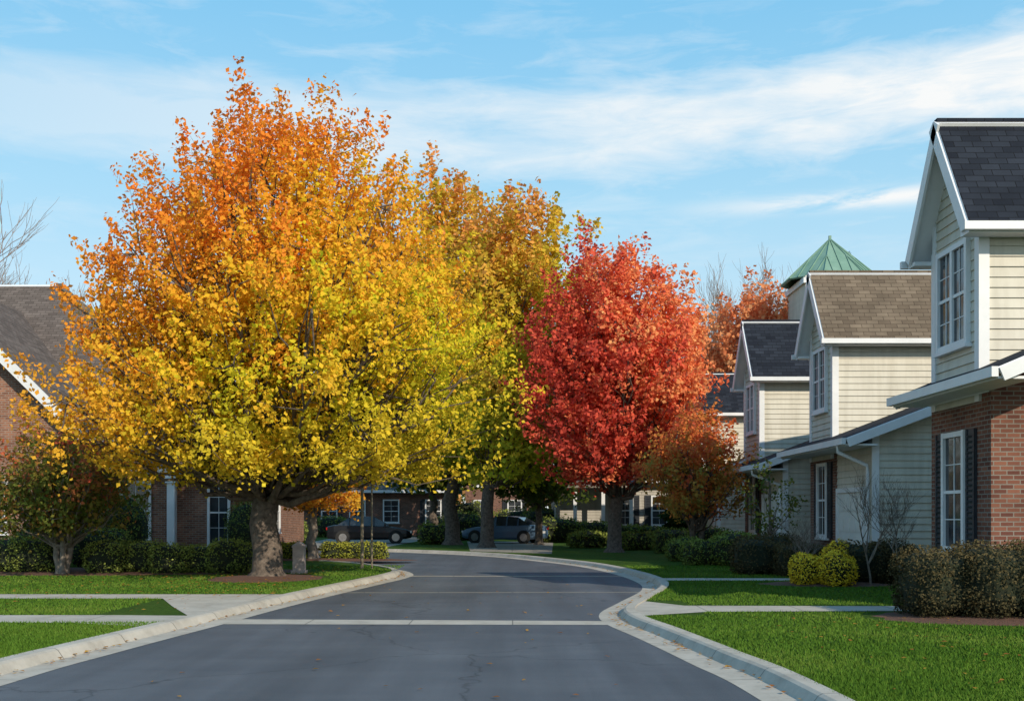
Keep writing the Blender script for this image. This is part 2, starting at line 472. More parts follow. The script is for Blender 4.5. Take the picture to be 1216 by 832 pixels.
kerb('kerb', LEFT, -1); kerb('kerb', RIGHT, 1)
def lx(y, P): 
    m = P[:, 1] < 31; return float(np.interp(y, P[m][:, 1], P[m][:, 0]))
def pale_strip(y0, y1, y2, y3, mat='concrete'):  # flat pale strip spanning the road, just above the asphalt
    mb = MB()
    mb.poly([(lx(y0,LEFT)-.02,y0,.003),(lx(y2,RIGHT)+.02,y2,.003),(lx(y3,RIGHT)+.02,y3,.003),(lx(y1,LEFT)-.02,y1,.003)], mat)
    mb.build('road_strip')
pale_strip(16.9,17.7,16.8,17.4); pale_strip(29.7,30.2,29.7,30.1,'concrete_w'); pale_strip(23.6,23.75,23.7,23.85,'concrete_w')
mb = MB()
mb.poly([(-30,20.7,.106),(-6.6,20.7,.106),(-5.9,19.0,.106),(-5.0,17.0,.106),(-4.65,19.5,.106),(-4.3,21.8,.106),(-30,21.8,.106)], 'concrete')
mb.poly([(-30,16.2,.106),(-6.5,16.1,.106),(-5.35,15.6,.106),(-5.0,17.2,.106),(-6.3,17.3,.106),(-30,17.3,.106)], 'concrete')
mb.poly([(2.05,17.2,.106),(3.2,17.9,.106),(9.5,18.2,.106),(9.5,18.9,.106),(3.0,19.1,.106),(2.35,20.2,.106),(2.02,18.9,.106)], 'concrete')
mb.poly([(3.6,26.3,.106),(9.5,26.3,.106),(9.5,27.1,.106),(3.6,27.3,.106)], 'concrete')
mb.build('footpath')
mb = MB()
mb.poly([(-11,51.5,.106),(-6.2,50.0,.106),(-5,76,.106),(-12,76,.106)], 'concrete_w')
mb.poly([(-1.8,47.0,.106),(1.6,44,.106),(2.4,63.5,.106),(-2.6,63.5,.106)], 'concrete_w')
mb.build('driveway')
def bed(name, cx, cy, rx, ry, z=0.118, h=0.09):
    mb = MB(); n = 28; rings = 4
    ang = [2*math.pi*i/n for i in range(n)]; w = [1+random.uniform(-.06,.06) for _ in ang]
    P = lambda k, i: (cx+math.cos(ang[i%n])*rx*w[i%n]*k/rings, cy+math.sin(ang[i%n])*ry*w[i%n]*k/rings, z-0.03+h*(1-(k/rings)**2))
    for k in range(rings):
        for i in range(n):
            if k == 0: mb.poly([P(0,i), P(1,i), P(1,i+1)], 'mulch')
            else: mb.poly([P(k,i), P(k+1,i), P(k+1,i+1), P(k,i+1)], 'mulch')
    return mb.build(name, loc=(cx, cy, 0))
bed('mulch_bed', -6.1, 27.3, 1.5, 1.9)
bed('mulch_bed', -12.5, 30.6, 7.5, 2.3)
bed('mulch_bed', 8.3, 16.9, 2.9, 1.5)
bed('mulch_bed', 7.2, 25.0, 1.6, 1.1)
bed('mulch_bed', -6.5, 38.2, 3.2, 0.9)

# ------------------------------------------------------------------ windows & houses
UP = Vector((0, 0, 1))
def window(mb, c, n, w, h, panes=1, shutters=False, sill=True, sh_w=0.34):
    c = Vector(c); n = Vector(n); t = UP.cross(n)
    d = 0.036
    mb.obox(c+n*d*0.5, t, UP, n, w/2, h/2, d*0.5, 'glass')
    fw = 0.09
    for s in (-1, 1): mb.obox(c+t*s*(w/2+fw/2-.005)+n*.045, t, UP, n, fw/2, h/2+fw, .045, 'white')
    for s in (-1, 1): mb.obox(c+UP*s*(h/2+fw/2-.005)+n*.043, t, UP, n, w/2, fw/2, .042, 'white')
    if sill: mb.obox(c-UP*(h/2+fw+.03)+n*.06, t, UP, n, w/2+fw+.04, .03, .06, 'white')
    pw = w/panes
    for i in range(panes):
        cc = c + t*(-w/2+pw*(i+.5))
        if i > 0: mb.obox(c+t*(-w/2+pw*i)+n*.044, t, UP, n, .045, h/2, .038, 'white')
        mb.obox(cc+n*.042, t, UP, n, pw/2-.01, .028, .02, 'white')
        mb.obox(cc+n*.04, t, UP, n, .009, h/2, .010, 'white')
        for q in (-.25, .25): mb.obox(cc+UP*q*h+n*.039, t, UP, n, pw/2-.01, .009, .009, 'white')
    if shutters:
        for s in (-1, 1):
            sc = c+t*s*(w/2+fw+sh_w/2+.01)
            mb.obox(sc+n*.02, t, UP, n, sh_w/2, h/2+fw, .02, 'shutter')
            for e in (-1, 1): mb.obox(sc+t*e*(sh_w/2-.03)+n*.045, t, UP, n, .03, h/2+fw, .01, 'shutter')
            k = int(h/0.09)
            for q in range(k):
                mb.obox(sc+UP*(-h/2+(q+.5)*h/k)+n*.043, t, (UP*.8+n*.5).normalized(), (n*.8-UP*.5).normalized(), sh_w/2-.06, .03, .006, 'shutter')

def garage(mb, c, n, w, h):
    c = Vector(c); n = Vector(n); t = UP.cross(n)
    mb.obox(c+n*.025, t, UP, n, w/2, h/2, .025, 'door')
    for r in range(4):
        for k in range(4):
            mb.obox(c+t*(-w/2+(k+.5)*w/4)+UP*(-h/2+(r+.5)*h/4)+n*.055, t, UP, n, w/8-.05, h/8-.05, .008, 'door')
    for s in (-1, 1): mb.obox(c+t*s*(w/2+.06)+n*.05, t, UP, n, .06, h/2+.12, .05, 'white')
    mb.obox(c+UP*(h/2+.06)+n*.048, t, UP, n, w/2, .06, .048, 'white')

def right_house(x0, yn, w, lowN, lowF, ze, roofN, roof, lroof, brickY, sl=0.42, ov=0.6, zp=8.5, zeu=6.4, gar=None, winY=None, lower_near='siding', x1=None, sid='siding'):
    e = empty('suburban_house', (x0, yn, 0.1))
    x1 = x1 or x0+9; yf = yn+w; ym = (yn+yf)/2; s = (zp-zeu)/(w/2+.4); ov_e = x0-.36
    W = MB(); T = MB(); Rf = MB(); Wi = MB()
    zb = ze-0.3
    gab = lambda z: (max(0, w/2-(zp-.12-z)/s), min(w, w/2+(zp-.12-z)/s))
    W.siding((x0, yf, 0), (0,-1,0), (-1,0,0), zb, zp-.15, gab, sid)
    W.siding((x0, yn, 0), (1,0,0), (0,-1,0), zb, zeu+.05, lambda z: (0, x1-x0), sid)
    W.siding((x1, yf, 0), (-1,0,0), (0,1,0), 0.1, zeu+.05, lambda z: (0, x1-x0), sid)
    W.siding((x1, yn, 0), (0,1,0), (1,0,0), 0.1, zp-.15, gab, sid)
    W.box(x0+3.6, x1-.1, yf+.04, yf+3.2, 0.1, 6.2, sid)
    Rf.slab([(x0+3.2, yf-.05, 8.05),(x1+.3, yf-.05, 8.05),(x1+.3, yf+3.6, 6.05),(x0+3.2, yf+3.6, 6.05)], .12, roof, 'white')
    for y in (yn, yf):
        sg = -1 if y == yn else 1
        T.box(x0-.045, x0-.002, min(y, y-sg*.13), max(y, y-sg*.13), zb, zeu+.5, 'white')
        T.box(x0-.045, x0+.13, min(y+sg*.002, y+sg*.045), max(y+sg*.002, y+sg*.045), zb, zeu+.02, 'white')
    for sg in (-1, 1):
        ye = ym+sg*(w/2+.4)
        Rf.slab([(ov_e, ym, zp),(x1+.3, ym, zp),(x1+.3, ye, zeu),(ov_e, ye, zeu)], .13, roof, 'white')
        L = math.hypot(w/2+.4, zp-zeu); d = Vector((0, sg*(w/2+.4), zeu-zp)).normalized(); nn = Vector((0, sg*(zp-zeu), w/2+.4)).normalized()
        T.obox(Vector((ov_e-.02, (ym+ye)/2, (zp+zeu)/2))-nn*.13, d, nn, (-1,0,0), L/2, .11, .022, 'white')
        yy = sorted((ye-sg*.02, ym+sg*(w/2+.05)))
        T.box(ov_e+.01, x1+.28, yy[0], yy[1], zeu-.17, zeu-.10, 'white')
        T.obox(((ov_e+x1)/2, ye+sg*.045, zeu-.08), (1,0,0), UP, (0,sg,0), (x1-ov_e)/2+.1, .065, .05, 'white')
    Rf.box(ov_e, x1+.3, ym-.07, ym+.07, zp-.03, zp+.03, roof)
    window(Wi, (x0-.012, ym+.02, 5.45), (-1,0,0), 1.15, 1.6, 2)
    window(Wi, (x0+4.6, yn-.012, 5.35), (0,-1,0), 0.9, 1.3, 1)
    xe = x0-ov; xr = x0+4.2; zr = ze+sl*(xr-xe)
    zat = lambda x: ze+sl*(x-xe)-.14
    if brickY > lowN:
        W.siding((x0, brickY, 0), (0,-1,0), (-1,0,0), .1, zat(x0)-.02, lambda z: (0, brickY-lowN), sid)
    W.poly([(x0, lowF, .0),(x0, max(brickY, lowN), .0),(x0, max(brickY, lowN), zat(x0)),(x0, lowF, zat(x0))], 'brick')
    ext = lambda z: (max(0, (z-zat(x0))/sl), min(2*(xr-x0), 2*(xr-x0)-(z-zat(x0))/sl))
    if lower_near == 'siding':
        W.siding((x0, lowN, 0), (1,0,0), (0,-1,0), .1, zr-.2, ext, sid)
    else:
        W.poly([(x0,lowN,0),(2*xr-x0,lowN,0),(2*xr-x0,lowN,zat(x0)),(xr,lowN,zat(xr)),(x0,lowN,zat(x0))], 'brick')
    W.poly([(2*xr-x0,lowF,0),(x0,lowF,0),(x0,lowF,zat(x0)),(xr,lowF,zat(xr)),(2*xr-x0,lowF,zat(x0))], 'brick')
    W.poly([(2*xr-x0,lowN,0),(2*xr-x0,lowF,0),(2*xr-x0,lowF,zat(x0)),(2*xr-x0,lowN,zat(x0))], 'brick')
    rF = lowF+.35
    Rf.slab([(xe,roofN,ze),(xr,roofN,zr),(xr,rF,zr),(xe,rF,ze)], .10, lroof, 'white')
    Rf.slab([(2*xr-xe,roofN,ze),(xr,roofN,zr),(xr,rF,zr),(2*xr-xe,rF,ze)], .10, lroof, 'white')
    T.obox((xe-.05, (roofN+rF)/2, ze-.07), (0,1,0), UP, (-1,0,0), (rF-roofN)/2+.02, .075, .05, 'white')
    T.box(xe+.01, x0-.03, roofN+.03, rF-.03, ze-.17, ze-.13, 'white')
    for yy, sg in ((roofN, -1), (rF, 1)):
        L = math.hypot(xr-xe, zr-ze); d = Vector((xr-xe, 0, zr-ze)).normalized(); nn = Vector((-(zr-ze), 0, xr-xe)).normalized()
        T.obox(Vector(((xe+xr)/2, yy+sg*.022, (ze+zr)/2))-nn*.12, d, nn, (0,sg,0), L/2, .10, .02, 'white')
    if lower_near == 'siding': T.box(x0-.05, x0+.12, lowN-.047, lowN-.002, .1, zat(x0)-.03, 'white')
    T.box(x0-.05, x0-.035, lowN, lowF, zat(x0)-.30, zat(x0)-.02, 'white')
    if winY: window(Wi, (x0-.006, winY, 2.08), (-1,0,0), .78, 1.9, 1, True)
    if gar: garage(Wi, (x0-.03, gar, 1.2), (-1,0,0), 2.0, 2.1)
    if gar:
        y = lowN+.14
        tubes('downspout', [([(xe-.03,y,ze-.12),(xe-.03,y,ze-.3),(x0-.12,y,ze-.62),(x0-.10,y,ze-.8),(x0-.10,y,.15)], [.045]*5, 8)], 'white', parent=e)
    W.build('walls', e); T.build('trim', e); Rf.build('roof', e); Wi.build('windows_and_doors', e)
    return e

right_house(7.7, 18.0, 1.95, 17.6, 20.1, 3.85, 16.0, 'shingle_black', 'shingle_black', 17.6, winY=18.95, lower_near='brick')
right_house(8.72, 29.7, 2.2, 26.4, 32.0, 3.5, 26.0, 'shingle_tan', 'shingle_black', 29.3, gar=27.95, winY=30.6, ov=.8, sl=.38)
right_house(8.6, 37.9, 2.5, 34.6, 40.4, 3.25, 34.2, 'shingle_black', 'shingle_black', 37.4, gar=36.1, winY=38.9, ov=.95, sl=.38, zp=8.6)
right_house(8.9, 51.2, 3.2, 47.4, 54.4, 3.3, 47.0, 'shingle_black', 'shingle_black', 50.4, gar=49.0, winY=52.0, ov=.8, sl=.38)

def left_house():
    e = empty('brick_house', (-16, 37.6, .1))
    W = MB(); T = MB(); Rf = MB(); Wi = MB()
    W.box(-28, -9.5, 37.6, 50, 0, 3.35, 'brick2')
    ex, ey, ez = -9.0, 37.1, 3.3
    rx, ry, rz = -18.2, 44, 10.9
    Rf.slab([(-30,ey,ez),(ex,ey,ez),(rx,ry,rz),(-30,ry,rz)], .12, 'shingle_grey', 'white')
    Rf.slab([(ex,ey,ez),(ex,51,ez),(rx,ry,rz)], .12, 'shingle_grey', 'white')
    Rf.slab([(-30,51,ez),(ex,51,ez),(rx,ry,rz),(-30,ry,rz)], .12, 'shingle_grey', 'white')
    d = Vector((rx-ex, ry-ey, rz-ez)); L = d.length; d.normalize()
    nn = Vector((0.55,-0.6,0.6)); nn = (nn - d*nn.dot(d)).normalized()
    Rf.obox(Vector(((ex+rx)/2,(ey+ry)/2,(ez+rz)/2))+nn*.03, d, d.cross(nn), nn, L/2, .13, .03, 'shingle_tan')
    T.box(-30, ex, ey-.06, ey-.01, ez-.2, ez-.02, 'white'); T.box(ex+.01, ex+.06, ey, 51, ez-.2, ez-.02, 'white')
    T.box(-28, -9.3, 37.2, 37.59, ez-.24, ez-.2, 'white')
    px, pz, xr, zr = -19.2, 9.6, -13.8, 4.25
    s = (pz-zr)/(xr-px)
    xw = -14.3; zt = pz-s*(xw-px)-.15
    W.poly([(2*px-xw,36,0),(xw,36,0),(xw,36,zt),(px,36,pz-.15),(2*px-xw,36,zt)], 'brick2')
    W.poly([(xw,36,0),(xw,41,0),(xw,41,zt),(xw,36,zt)], 'brick2')
    for sg in (1, -1):
        X = px+sg*(xr-px)
        Rf.slab([(px,35.6,pz),(X,35.6,zr),(X,40.5,zr),(px,44,pz)], .13, 'shingle_grey', 'white')
        d = Vector((sg*(xr-px),0,zr-pz)); L = d.length; d.normalize(); n2 = Vector((sg*(pz-zr),0,xr-px)).normalized()
        T.obox(Vector(((px+X)/2,35.57,(pz+zr)/2))-n2*.15, d, n2, (0,-1,0), L/2, .16, .03, 'white')
    T.box(xr+.01, xr+.1, 35.6, 38.4, zr-.16, zr-.02, 'white')
    window(Wi, (-17.4, 35.99, 2.0), (0,-1,0), 1.5, 1.7, 2)
    window(Wi, (-10.05, 37.59, 1.75), (0,-1,0), .62, 2.1, 1)
    window(Wi, (-12.9, 37.59, 1.8), (0,-1,0), .9, 1.9, 1)
    C = MB()
    for x in (-11.55,):
        C.box(x-.13, x+.13, 37.05, 37.31, .35, 2.75, 'white'); C.box(x-.18, x+.18, 37.0, 37.36, .1, .35, 'white'); C.box(x-.18, x+.18, 37.0, 37.36, 2.75, 3.0, 'white')
    C.build('porch_column', e)
    for y in (40, 44): window(Wi, (-9.49, y, 1.8), (1,0,0), .9, 1.5, 1)
    W.build('walls', e); T.build('trim', e); Rf.build('roof', e); Wi.build('windows', e)
left_house()

def far_house(name, x0, x1, y0, y1, ze, zr, wall, roof, wins, door=None, porch=False):
    e = empty(name, ((x0+x1)/2, y0, .1)); W = MB(); Rf = MB(); Wi = MB(); T = MB()
    if wall.startswith('brick'): W.box(x0, x1, y0, y1, 0, ze, wall)
    else:
        W.siding((x0,y0,0),(1,0,0),(0,-1,0),.1,ze,lambda z:(0,x1-x0),wall); W.siding((x0,y1,0),(0,-1,0),(-1,0,0),.1,ze,lambda z:(0,y1-y0),wall)
        W.siding((x1,y0,0),(0,1,0),(1,0,0),.1,ze,lambda z:(0,y1-y0),wall); W.siding((x1,y1,0),(-1,0,0),(0,1,0),.1,ze,lambda z:(0,x1-x0),wall)
    ym = (y0+y1)/2
    Rf.slab([(x0-.5,y0-.6,ze),(x1+.5,y0-.6,ze),(x1-2,ym,zr),(x0+2,ym,zr)], .15, roof, 'white')
    Rf.slab([(x0-.5,y1+.6,ze),(x1+.5,y1+.6,ze),(x1-2,ym,zr),(x0+2,ym,zr)], .15, roof, 'white')
    Rf.slab([(x0-.5,y0-.6,ze),(x0+2,ym,zr),(x0-.5,y1+.6,ze)], .15, roof, 'white')
    Rf.slab([(x1+.5,y0-.6,ze),(x1+.5,y1+.6,ze),(x1-2,ym,zr)], .15, roof, 'white')
    T.box(x0-.45, x1+.45, y0-.66, y0-.61, ze-.2, ze-.02, 'white')
    for (x, z, w, h, sh) in wins: window(Wi, (x, y0-.03, z), (0,-1,0), w, h, 1, sh)
    if door: garage(Wi, (door, y0-.03, 1.25), (0,-1,0), 2.6, 2.2)
    if porch:
        for x in (x0+1, x0+2.6, x0+4.2): T.box(x-.10, x+.10, y0-1.6, y0-1.4, .1, ze-.3, 'white')
        Rf.slab([(x0+.5,y0-2,ze-.4),(x0+4.8,y0-2,ze-.4),(x0+4.8,y0-.1,ze+.4),(x0+.5,y0-.1,ze+.4)], .12, roof, 'siding_dk')
    W.build('walls', e); Rf.build('roof', e); Wi.build('windows', e); T.build('trim', e)
far_house('suburban_house', 2.6, 11.5, 64, 72, 3.7, 7.2, 'siding_dk', 'shingle_grey', [(8.6,1.9,.8,1.6,True),(6.6,1.9,.8,1.6,True)], None, True)
far_house('brick_house', -15, -4.5, 78, 88, 3.4, 7.5, 'brick', 'shingle_grey', [(-13,1.9,1,1.5,True),(-11,1.9,1,1.5,False),(-8.6,1.9,1,1.5,False),(-5.6,1.9,1,1.5,True)])
far_house('brick_house', -3.4, 1.9, 80, 90, 5.6, 9, 'brick', 'shingle_black', [(-2.3,1.9,.9,1.5,False),(0.2,1.9,.9,1.5,True),(-2.3,4.4,.9,1.2,False),(0.2,4.4,.9,1.2,False)])
far_house('suburban_house', -34, -20, 66, 76, 3.4, 7.5, 'siding_dk', 'shingle_grey', [(-31,1.9,1,1.5,True),(-27,1.9,1,1.5,True),(-23,1.9,1,1.5,True)])

def tower():
    e = empty('tower_with_green_roof', (20.5, 70, .1)); W = MB(); R = MB(); T = MB()
    cx, cy, r = 20.9, 72.0, 2.2
    W.box(cx-r, cx+r, cy-r, cy+r, 0, 16.9, 'siding')
    T.box(cx-r-.15, cx+r+.15, cy-r-.15, cy+r+.15, 16.4, 16.75, 'white')
    k = 2.95; zb = 16.9; za = 19.75
    N = 8; c = [(cx+math.cos(math.pi*(2*i+1)/N)*k*1.08, cy+math.sin(math.pi*(2*i+1)/N)*k*1.08, zb) for i in range(N)]
    for i in range(N): R.slab([c[i], c[(i+1)%N], (cx,cy,za)], .12, 'copper', 'copper')
    for i in range(N):
        a = Vector(c[i]); b = Vector(c[(i+1)%N]); ap = Vector((cx,cy,za))
        for q in range(0, 4):
            p = a.lerp(b, q/4); mid = (a+b)/2; f = 1-abs(q/4-.5)*2
            tt = p + (ap-mid)*f if q else ap
            d = tt-p
            if d.length < .1: continue
            n = (b-a).cross(ap-a).normalized(); dd = d.normalized()
            R.obox((p+tt)/2+n*.03, dd, n, dd.cross(n), d.length/2, .03, .02, 'copper')
    T.obox((cx,cy,za+.08), (1,0,0), UP, (0,1,0), .08, .14, .08, 'copper')
    window(W, (cx,cy-r-.01,15), (0,-1,0), 1.2, 1.8, 2)
    W.build('walls', e); R.build('roof', e); T.build('trim', e)
tower()

# ------------------------------------------------------------------ trees
def col_gold(t, rho, side, cr, sr, lr):
    g = 0.06 + 0.82*t + 0.26*(rho-0.5) - 0.26*side + 0.09*cr + 0.08*sr + 0.10*lr
    c = mixpal([(0, (0.48, 0.55, 0.03)), (0.16, (0.72, 0.66, 0.035)), (0.34, (0.93, 0.63, 0.045)), (0.52, (0.94, 0.49, 0.045)), (0.75, (0.93, 0.37, 0.045)), (1, (0.88, 0.27, 0.04))], g)
    low = np.clip((0.22-t)*4 + (rho-.6), 0, 1)[:, None]*0.5
    c = c*(1-low) + np.array([0.94, 0.56, 0.06])*low
    return c*np.exp(0.10*lr-.01)[:, None]
def col_olive(t, rho, side, cr, sr, lr):
    g = 0.05 + 0.80*t + 0.1*cr + 0.1*sr + 0.1*lr - 0.1*side
    return mixpal([(0, (0.46, 0.50, 0.04)), (0.35, (0.64, 0.55, 0.05)), (0.6, (0.76, 0.50, 0.06)), (0.85, (0.84, 0.40, 0.09)), (1, (0.80, 0.30, 0.09))], g)*np.exp(0.12*lr)[:, None]
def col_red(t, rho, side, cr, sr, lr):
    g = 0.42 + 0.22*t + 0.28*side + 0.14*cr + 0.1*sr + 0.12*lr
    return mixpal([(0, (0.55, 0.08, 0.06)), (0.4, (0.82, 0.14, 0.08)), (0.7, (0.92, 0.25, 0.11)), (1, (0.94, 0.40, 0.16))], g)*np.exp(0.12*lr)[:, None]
def col_rust(t, rho, side, cr, sr, lr):
    g = 0.25 + 0.5*t + 0.15*cr + 0.12*sr + 0.15*lr
    return mixpal([(0, (0.32, 0.30, 0.07)), (0.4, (0.62, 0.30, 0.07)), (0.7, (0.78, 0.24, 0.07)), (1, (0.66, 0.14, 0.07))], g)
def col_darkred(t, rho, side, cr, sr, lr):
    g = 0.15 + 0.55*t + 0.14*cr + 0.12*sr + 0.15*lr
    return mixpal([(0, (0.15, 0.19, 0.04)), (0.4, (0.28, 0.24, 0.05)), (0.7, (0.62, 0.20, 0.08)), (1, (0.72, 0.14, 0.08))], g)
def col_orange(t, rho, side, cr, sr, lr):
    g = 0.5+0.15*cr+0.15*sr+0.15*lr
    return mixpal([(0, (0.75, 0.50, 0.05)), (0.5, (0.88, 0.42, 0.05)), (1, (0.8, 0.25, 0.05))], g)
def col_green(t, rho, side, cr, sr, lr):
    g = 0.5+0.2*cr+0.15*sr+0.15*lr
    return mixpal([(0, (0.05, 0.085, 0.02)), (0.6, (0.14, 0.18, 0.04)), (1, (0.30, 0.28, 0.06))], g)

make_tree('maple_tree', (-6.1, 27.3, .1), 12.1, 2.65, [(0,3.5),(.08,4.6),(.22,5.15),(.42,4.95),(.58,4.35),(.73,3.5),(.87,2.4),(1,.95)], .36,
          185, 14, 54, .118, col_gold, fork=2.3, coff=(.45, 0), clumpR=1.15, spray_len=.95, spray_w=.155, mind=.98, seed=11)
make_tree('autumn_tree', (-3.1, 57, .1), 19.8, 4.0, [(0,2.6),(.2,3.8),(.45,4.0),(.7,3.4),(.9,2.2),(1,.9)], .38,
          90, 11, 42, .26, col_olive, fork=3.4, clumpR=1.8, spray_len=1.5, spray_w=.28, mind=1.5, seed=21)
make_tree('autumn_tree', (-1.2, 52, .1), 17.3, 3.4, [(0,2.2),(.15,3.1),(.45,3.5),(.7,3.1),(.9,2.2),(1,.8)], .32,
          88, 11, 42, .24, col_olive, fork=3, coff=(1.5,0), clumpR=1.6, spray_len=1.4, spray_w=.26, mind=1.3, seed=23)
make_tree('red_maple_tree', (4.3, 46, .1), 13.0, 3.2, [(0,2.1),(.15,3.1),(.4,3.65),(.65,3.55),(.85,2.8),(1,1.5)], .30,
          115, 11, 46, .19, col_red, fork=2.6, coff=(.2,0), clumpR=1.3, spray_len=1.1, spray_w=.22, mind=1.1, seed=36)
make_tree('small_autumn_tree', (6.5, 38.5, .1), 5.6, 1.7, [(0,1.0),(.3,1.8),(.6,1.7),(.85,1.1),(1,.4)], .10,
          42, 8, 36, .13, col_rust, fork=1.0, clumpR=.75, spray_len=.6, spray_w=.15, mind=.6, seed=41, stems=2)
make_tree('dogwood_tree', (-11.9, 29.0, .1), 4.1, 1.3, [(0,1.3),(.3,2.0),(.6,1.9),(.85,1.2),(1,.4)], .07,
          50, 8, 32, .12, col_darkred, fork=.7, clumpR=.7, spray_len=.5, spray_w=.15, mind=.5, seed=51, stems=4, bark='bark_lt')
make_tree('small_autumn_tree', (-6.9, 38, .1), 5.6, 2.0, [(0,1.2),(.3,2.0),(.6,1.8),(1,.5)], .17,
          44, 8, 38, .14, col_orange, fork=1.8, clumpR=.8, spray_len=.6, spray_w=.16, mind=.6, seed=61, bark='bark_lt')
make_tree('young_tree', (7.3, 31.0, .1), 3.3, 1.1, [(0,.5),(.4,.8),(1,.2)], .035,
          12, 4, 14, .10, col_green, fork=1.0, clumpR=.4, spray_len=.4, spray_w=.12, mind=.25, seed=62, bark='bark_lt')
make_tree('shade_tree', (-5.0, 70, .1), 9, 3.6, [(0,3),(.3,4),(.7,3.4),(1,1)], .3,
          44, 7, 34, .34, col_green, fork=3.4, clumpR=1.6, spray_len=1.2, spray_w=.3, mind=1.4, seed=63)
make_tree('shade_tree', (1.4, 57, .1), 8, 2.5, [(0,1.8),(.3,2.7),(.7,2.2),(1,.7)], .2,
          40, 7, 34, .26, col_green, fork=2.0, clumpR=1.2, spray_len=.9, spray_w=.25, mind=1.0, seed=66)
make_tree('orange_tree', (17.6, 78, .1), 18.2, 6, [(0,3),(.3,4.6),(.7,4.0),(1,1.6)], .4,
          85, 9, 38, .32, lambda t,r,s,c,q,l: mixpal([(0,(0.78,0.24,0.10)),(1,(0.93,0.45,0.20))], .5+.2*c+.2*q+.15*l), fork=5, clumpR=1.8, spray_len=1.5, spray_w=.35, mind=1.4, seed=71)
make_tree('shade_tree', (9.8, 75, .1), 10.5, 3.4, [(0,2.5),(.3,4),(.7,3.4),(1,1)], .3,
          40, 7, 32, .3, col_rust, fork=2.6, clumpR=1.6, spray_len=1.2, spray_w=.3, mind=1.4, seed=64)

def bare(name, base, H, spread, r, depth=5, seed=1, mat='bark_bare', first=.3, nb=3, tap=.5):
    random.seed(seed); lines = []
    def grow(p, d, L, rad, k):
        pts = [p]; n = 4; dd = d.copy()
        for i in range(n):
            dd = (dd + Vector((random.gauss(0,.12), random.gauss(0,.12), random.gauss(.06,.08)))).normalized()
            pts.append(pts[-1]+dd*L/n)
        lines.append((pts, [rad*(1-.45*i/n) for i in range(n+1)], 5 if k > 2 else 3))
        if k == 0: return
        for j in range(nb if k < depth else nb+1):
            a = random.uniform(0, 6.28); side = Vector((math.cos(a), math.sin(a), random.uniform(.1,.6)))
            q = pts[random.randint(2, n)]
            grow(q, (dd+side*spread*random.uniform(.6,1.2)).normalized(), L*random.uniform(.62,.84), rad*tap, k-1)
    grow(Vector(base), Vector((0,0,1)), H*first, r, depth)
    return tubes(name, lines, mat, loc=base)
bare('bare_tree', (-27.2, 60, .1), 19.5, .55, .26, 6, 5, first=.335, tap=.6)
bare('bare_tree', (-25.8, 68, .1), 16, .6, .22, 6, 6, first=.31, tap=.6)
bare('bare_tree', (-23, 60, .1), 15, .6, .2, 6, 16, first=.31, tap=.6)
bare('bare_tree', (17.8, 84, .1), 22, .45, .28, 6, 8, first=.34, tap=.6)
bare('bare_tree', (20.0, 88, .1), 22, .45, .28, 6, 9, first=.34, tap=.6)
bare('bare_tree', (15.2, 86, .1), 20, .45, .25, 6, 18, first=.33, tap=.6)
bare('bare_tree', (27.8, 86, .1), 19, .5, .25, 5, 28, first=.33, tap=.6)
bare('bare_shrub', (8.0, 24.4, .1), 3.2, .7, .03, 5, 10, 'bark_lt', .3, tap=.62)
bare('bare_shrub', (8.6, 24.0, .1), 3.0, .8, .028, 5, 12, 'bark_lt', .3, tap=.62)
bare('bare_shrub', (7.3, 27.0, .1), 2.3, .8, .02, 5, 13, 'bark_lt', .27, tap=.62)
bare('bare_shrub', (7.0, 26.4, .1), 1.9, .8, .02, 5, 14, 'bark_lt', .28, tap=.62)

def conifer(name, base, H, R, seed=1):
    r2 = np.random.default_rng(seed); N = 9000
    t = 1-np.sqrt(r2.uniform(0, 1, N)); t = np.clip(t, 0, .99)
    th = r2.uniform(0, 6.283, N); layer = .75+.25*np.sin(t*60+th*2)
    rr = R*(1-t)*np.sqrt(r2.uniform(.2, 1, N))*layer
    P = np.stack([base[0]+rr*np.cos(th), base[1]+rr*np.sin(th), base[2]+H*.12+t*H*.88-rr*.25], 1)
    c = mixpal([(0,(0.02,0.05,0.02)),(1,(0.06,0.11,0.035))], .5+.25*r2.normal(size=N))
    e = empty(name, base); leaves_mesh('foliage', P, .4, c, 'leaf_g', e, aspect=.4)
    tubes('trunk', [([base, (base[0], base[1], base[2]+H*.95)], [R*.09, .03], 8)], 'bark', e)
conifer('pine_tree', (24.6, 80, .1), 20.9, 5.2, 3)
conifer('pine_tree', (-13.6, 60, .1), 6.5, 2.0, 4)
conifer('pine_tree', (9.6, 58.5, .1), 8, 2.0, 5)

def treeline():
    r2 = np.random.default_rng(99); Ps = []; Cs = []
    pal = [(0.16,0.15,0.05),(0.42,0.22,0.08),(0.45,0.15,0.08),(0.32,0.25,0.09),(0.08,0.11,0.04),(0.2,0.15,0.1)]
    for i in range(95):
        x = -150+330*i/94+r2.uniform(-3,3); y = r2.uniform(100,135); h = r2.uniform(7,13); r = r2.uniform(3,5)
        n = 420
        d = r2.normal(size=(n,3)); d /= np.linalg.norm(d,axis=1)[:,None]; d *= r2.uniform(.5,1.05,(n,1))
        Ps.append(np.stack([x+d[:,0]*r, y+d[:,1]*r, .1+h*.5+d[:,2]*h*.5],1))
        c = np.array(pal[r2.integers(len(pal))]); Cs.append(c*np.exp(r2.normal(size=(n,1))*.25))
    leaves_mesh('distant_trees', np.concatenate(Ps), .95, np.concatenate(Cs), 'leaf_g')
treeline()

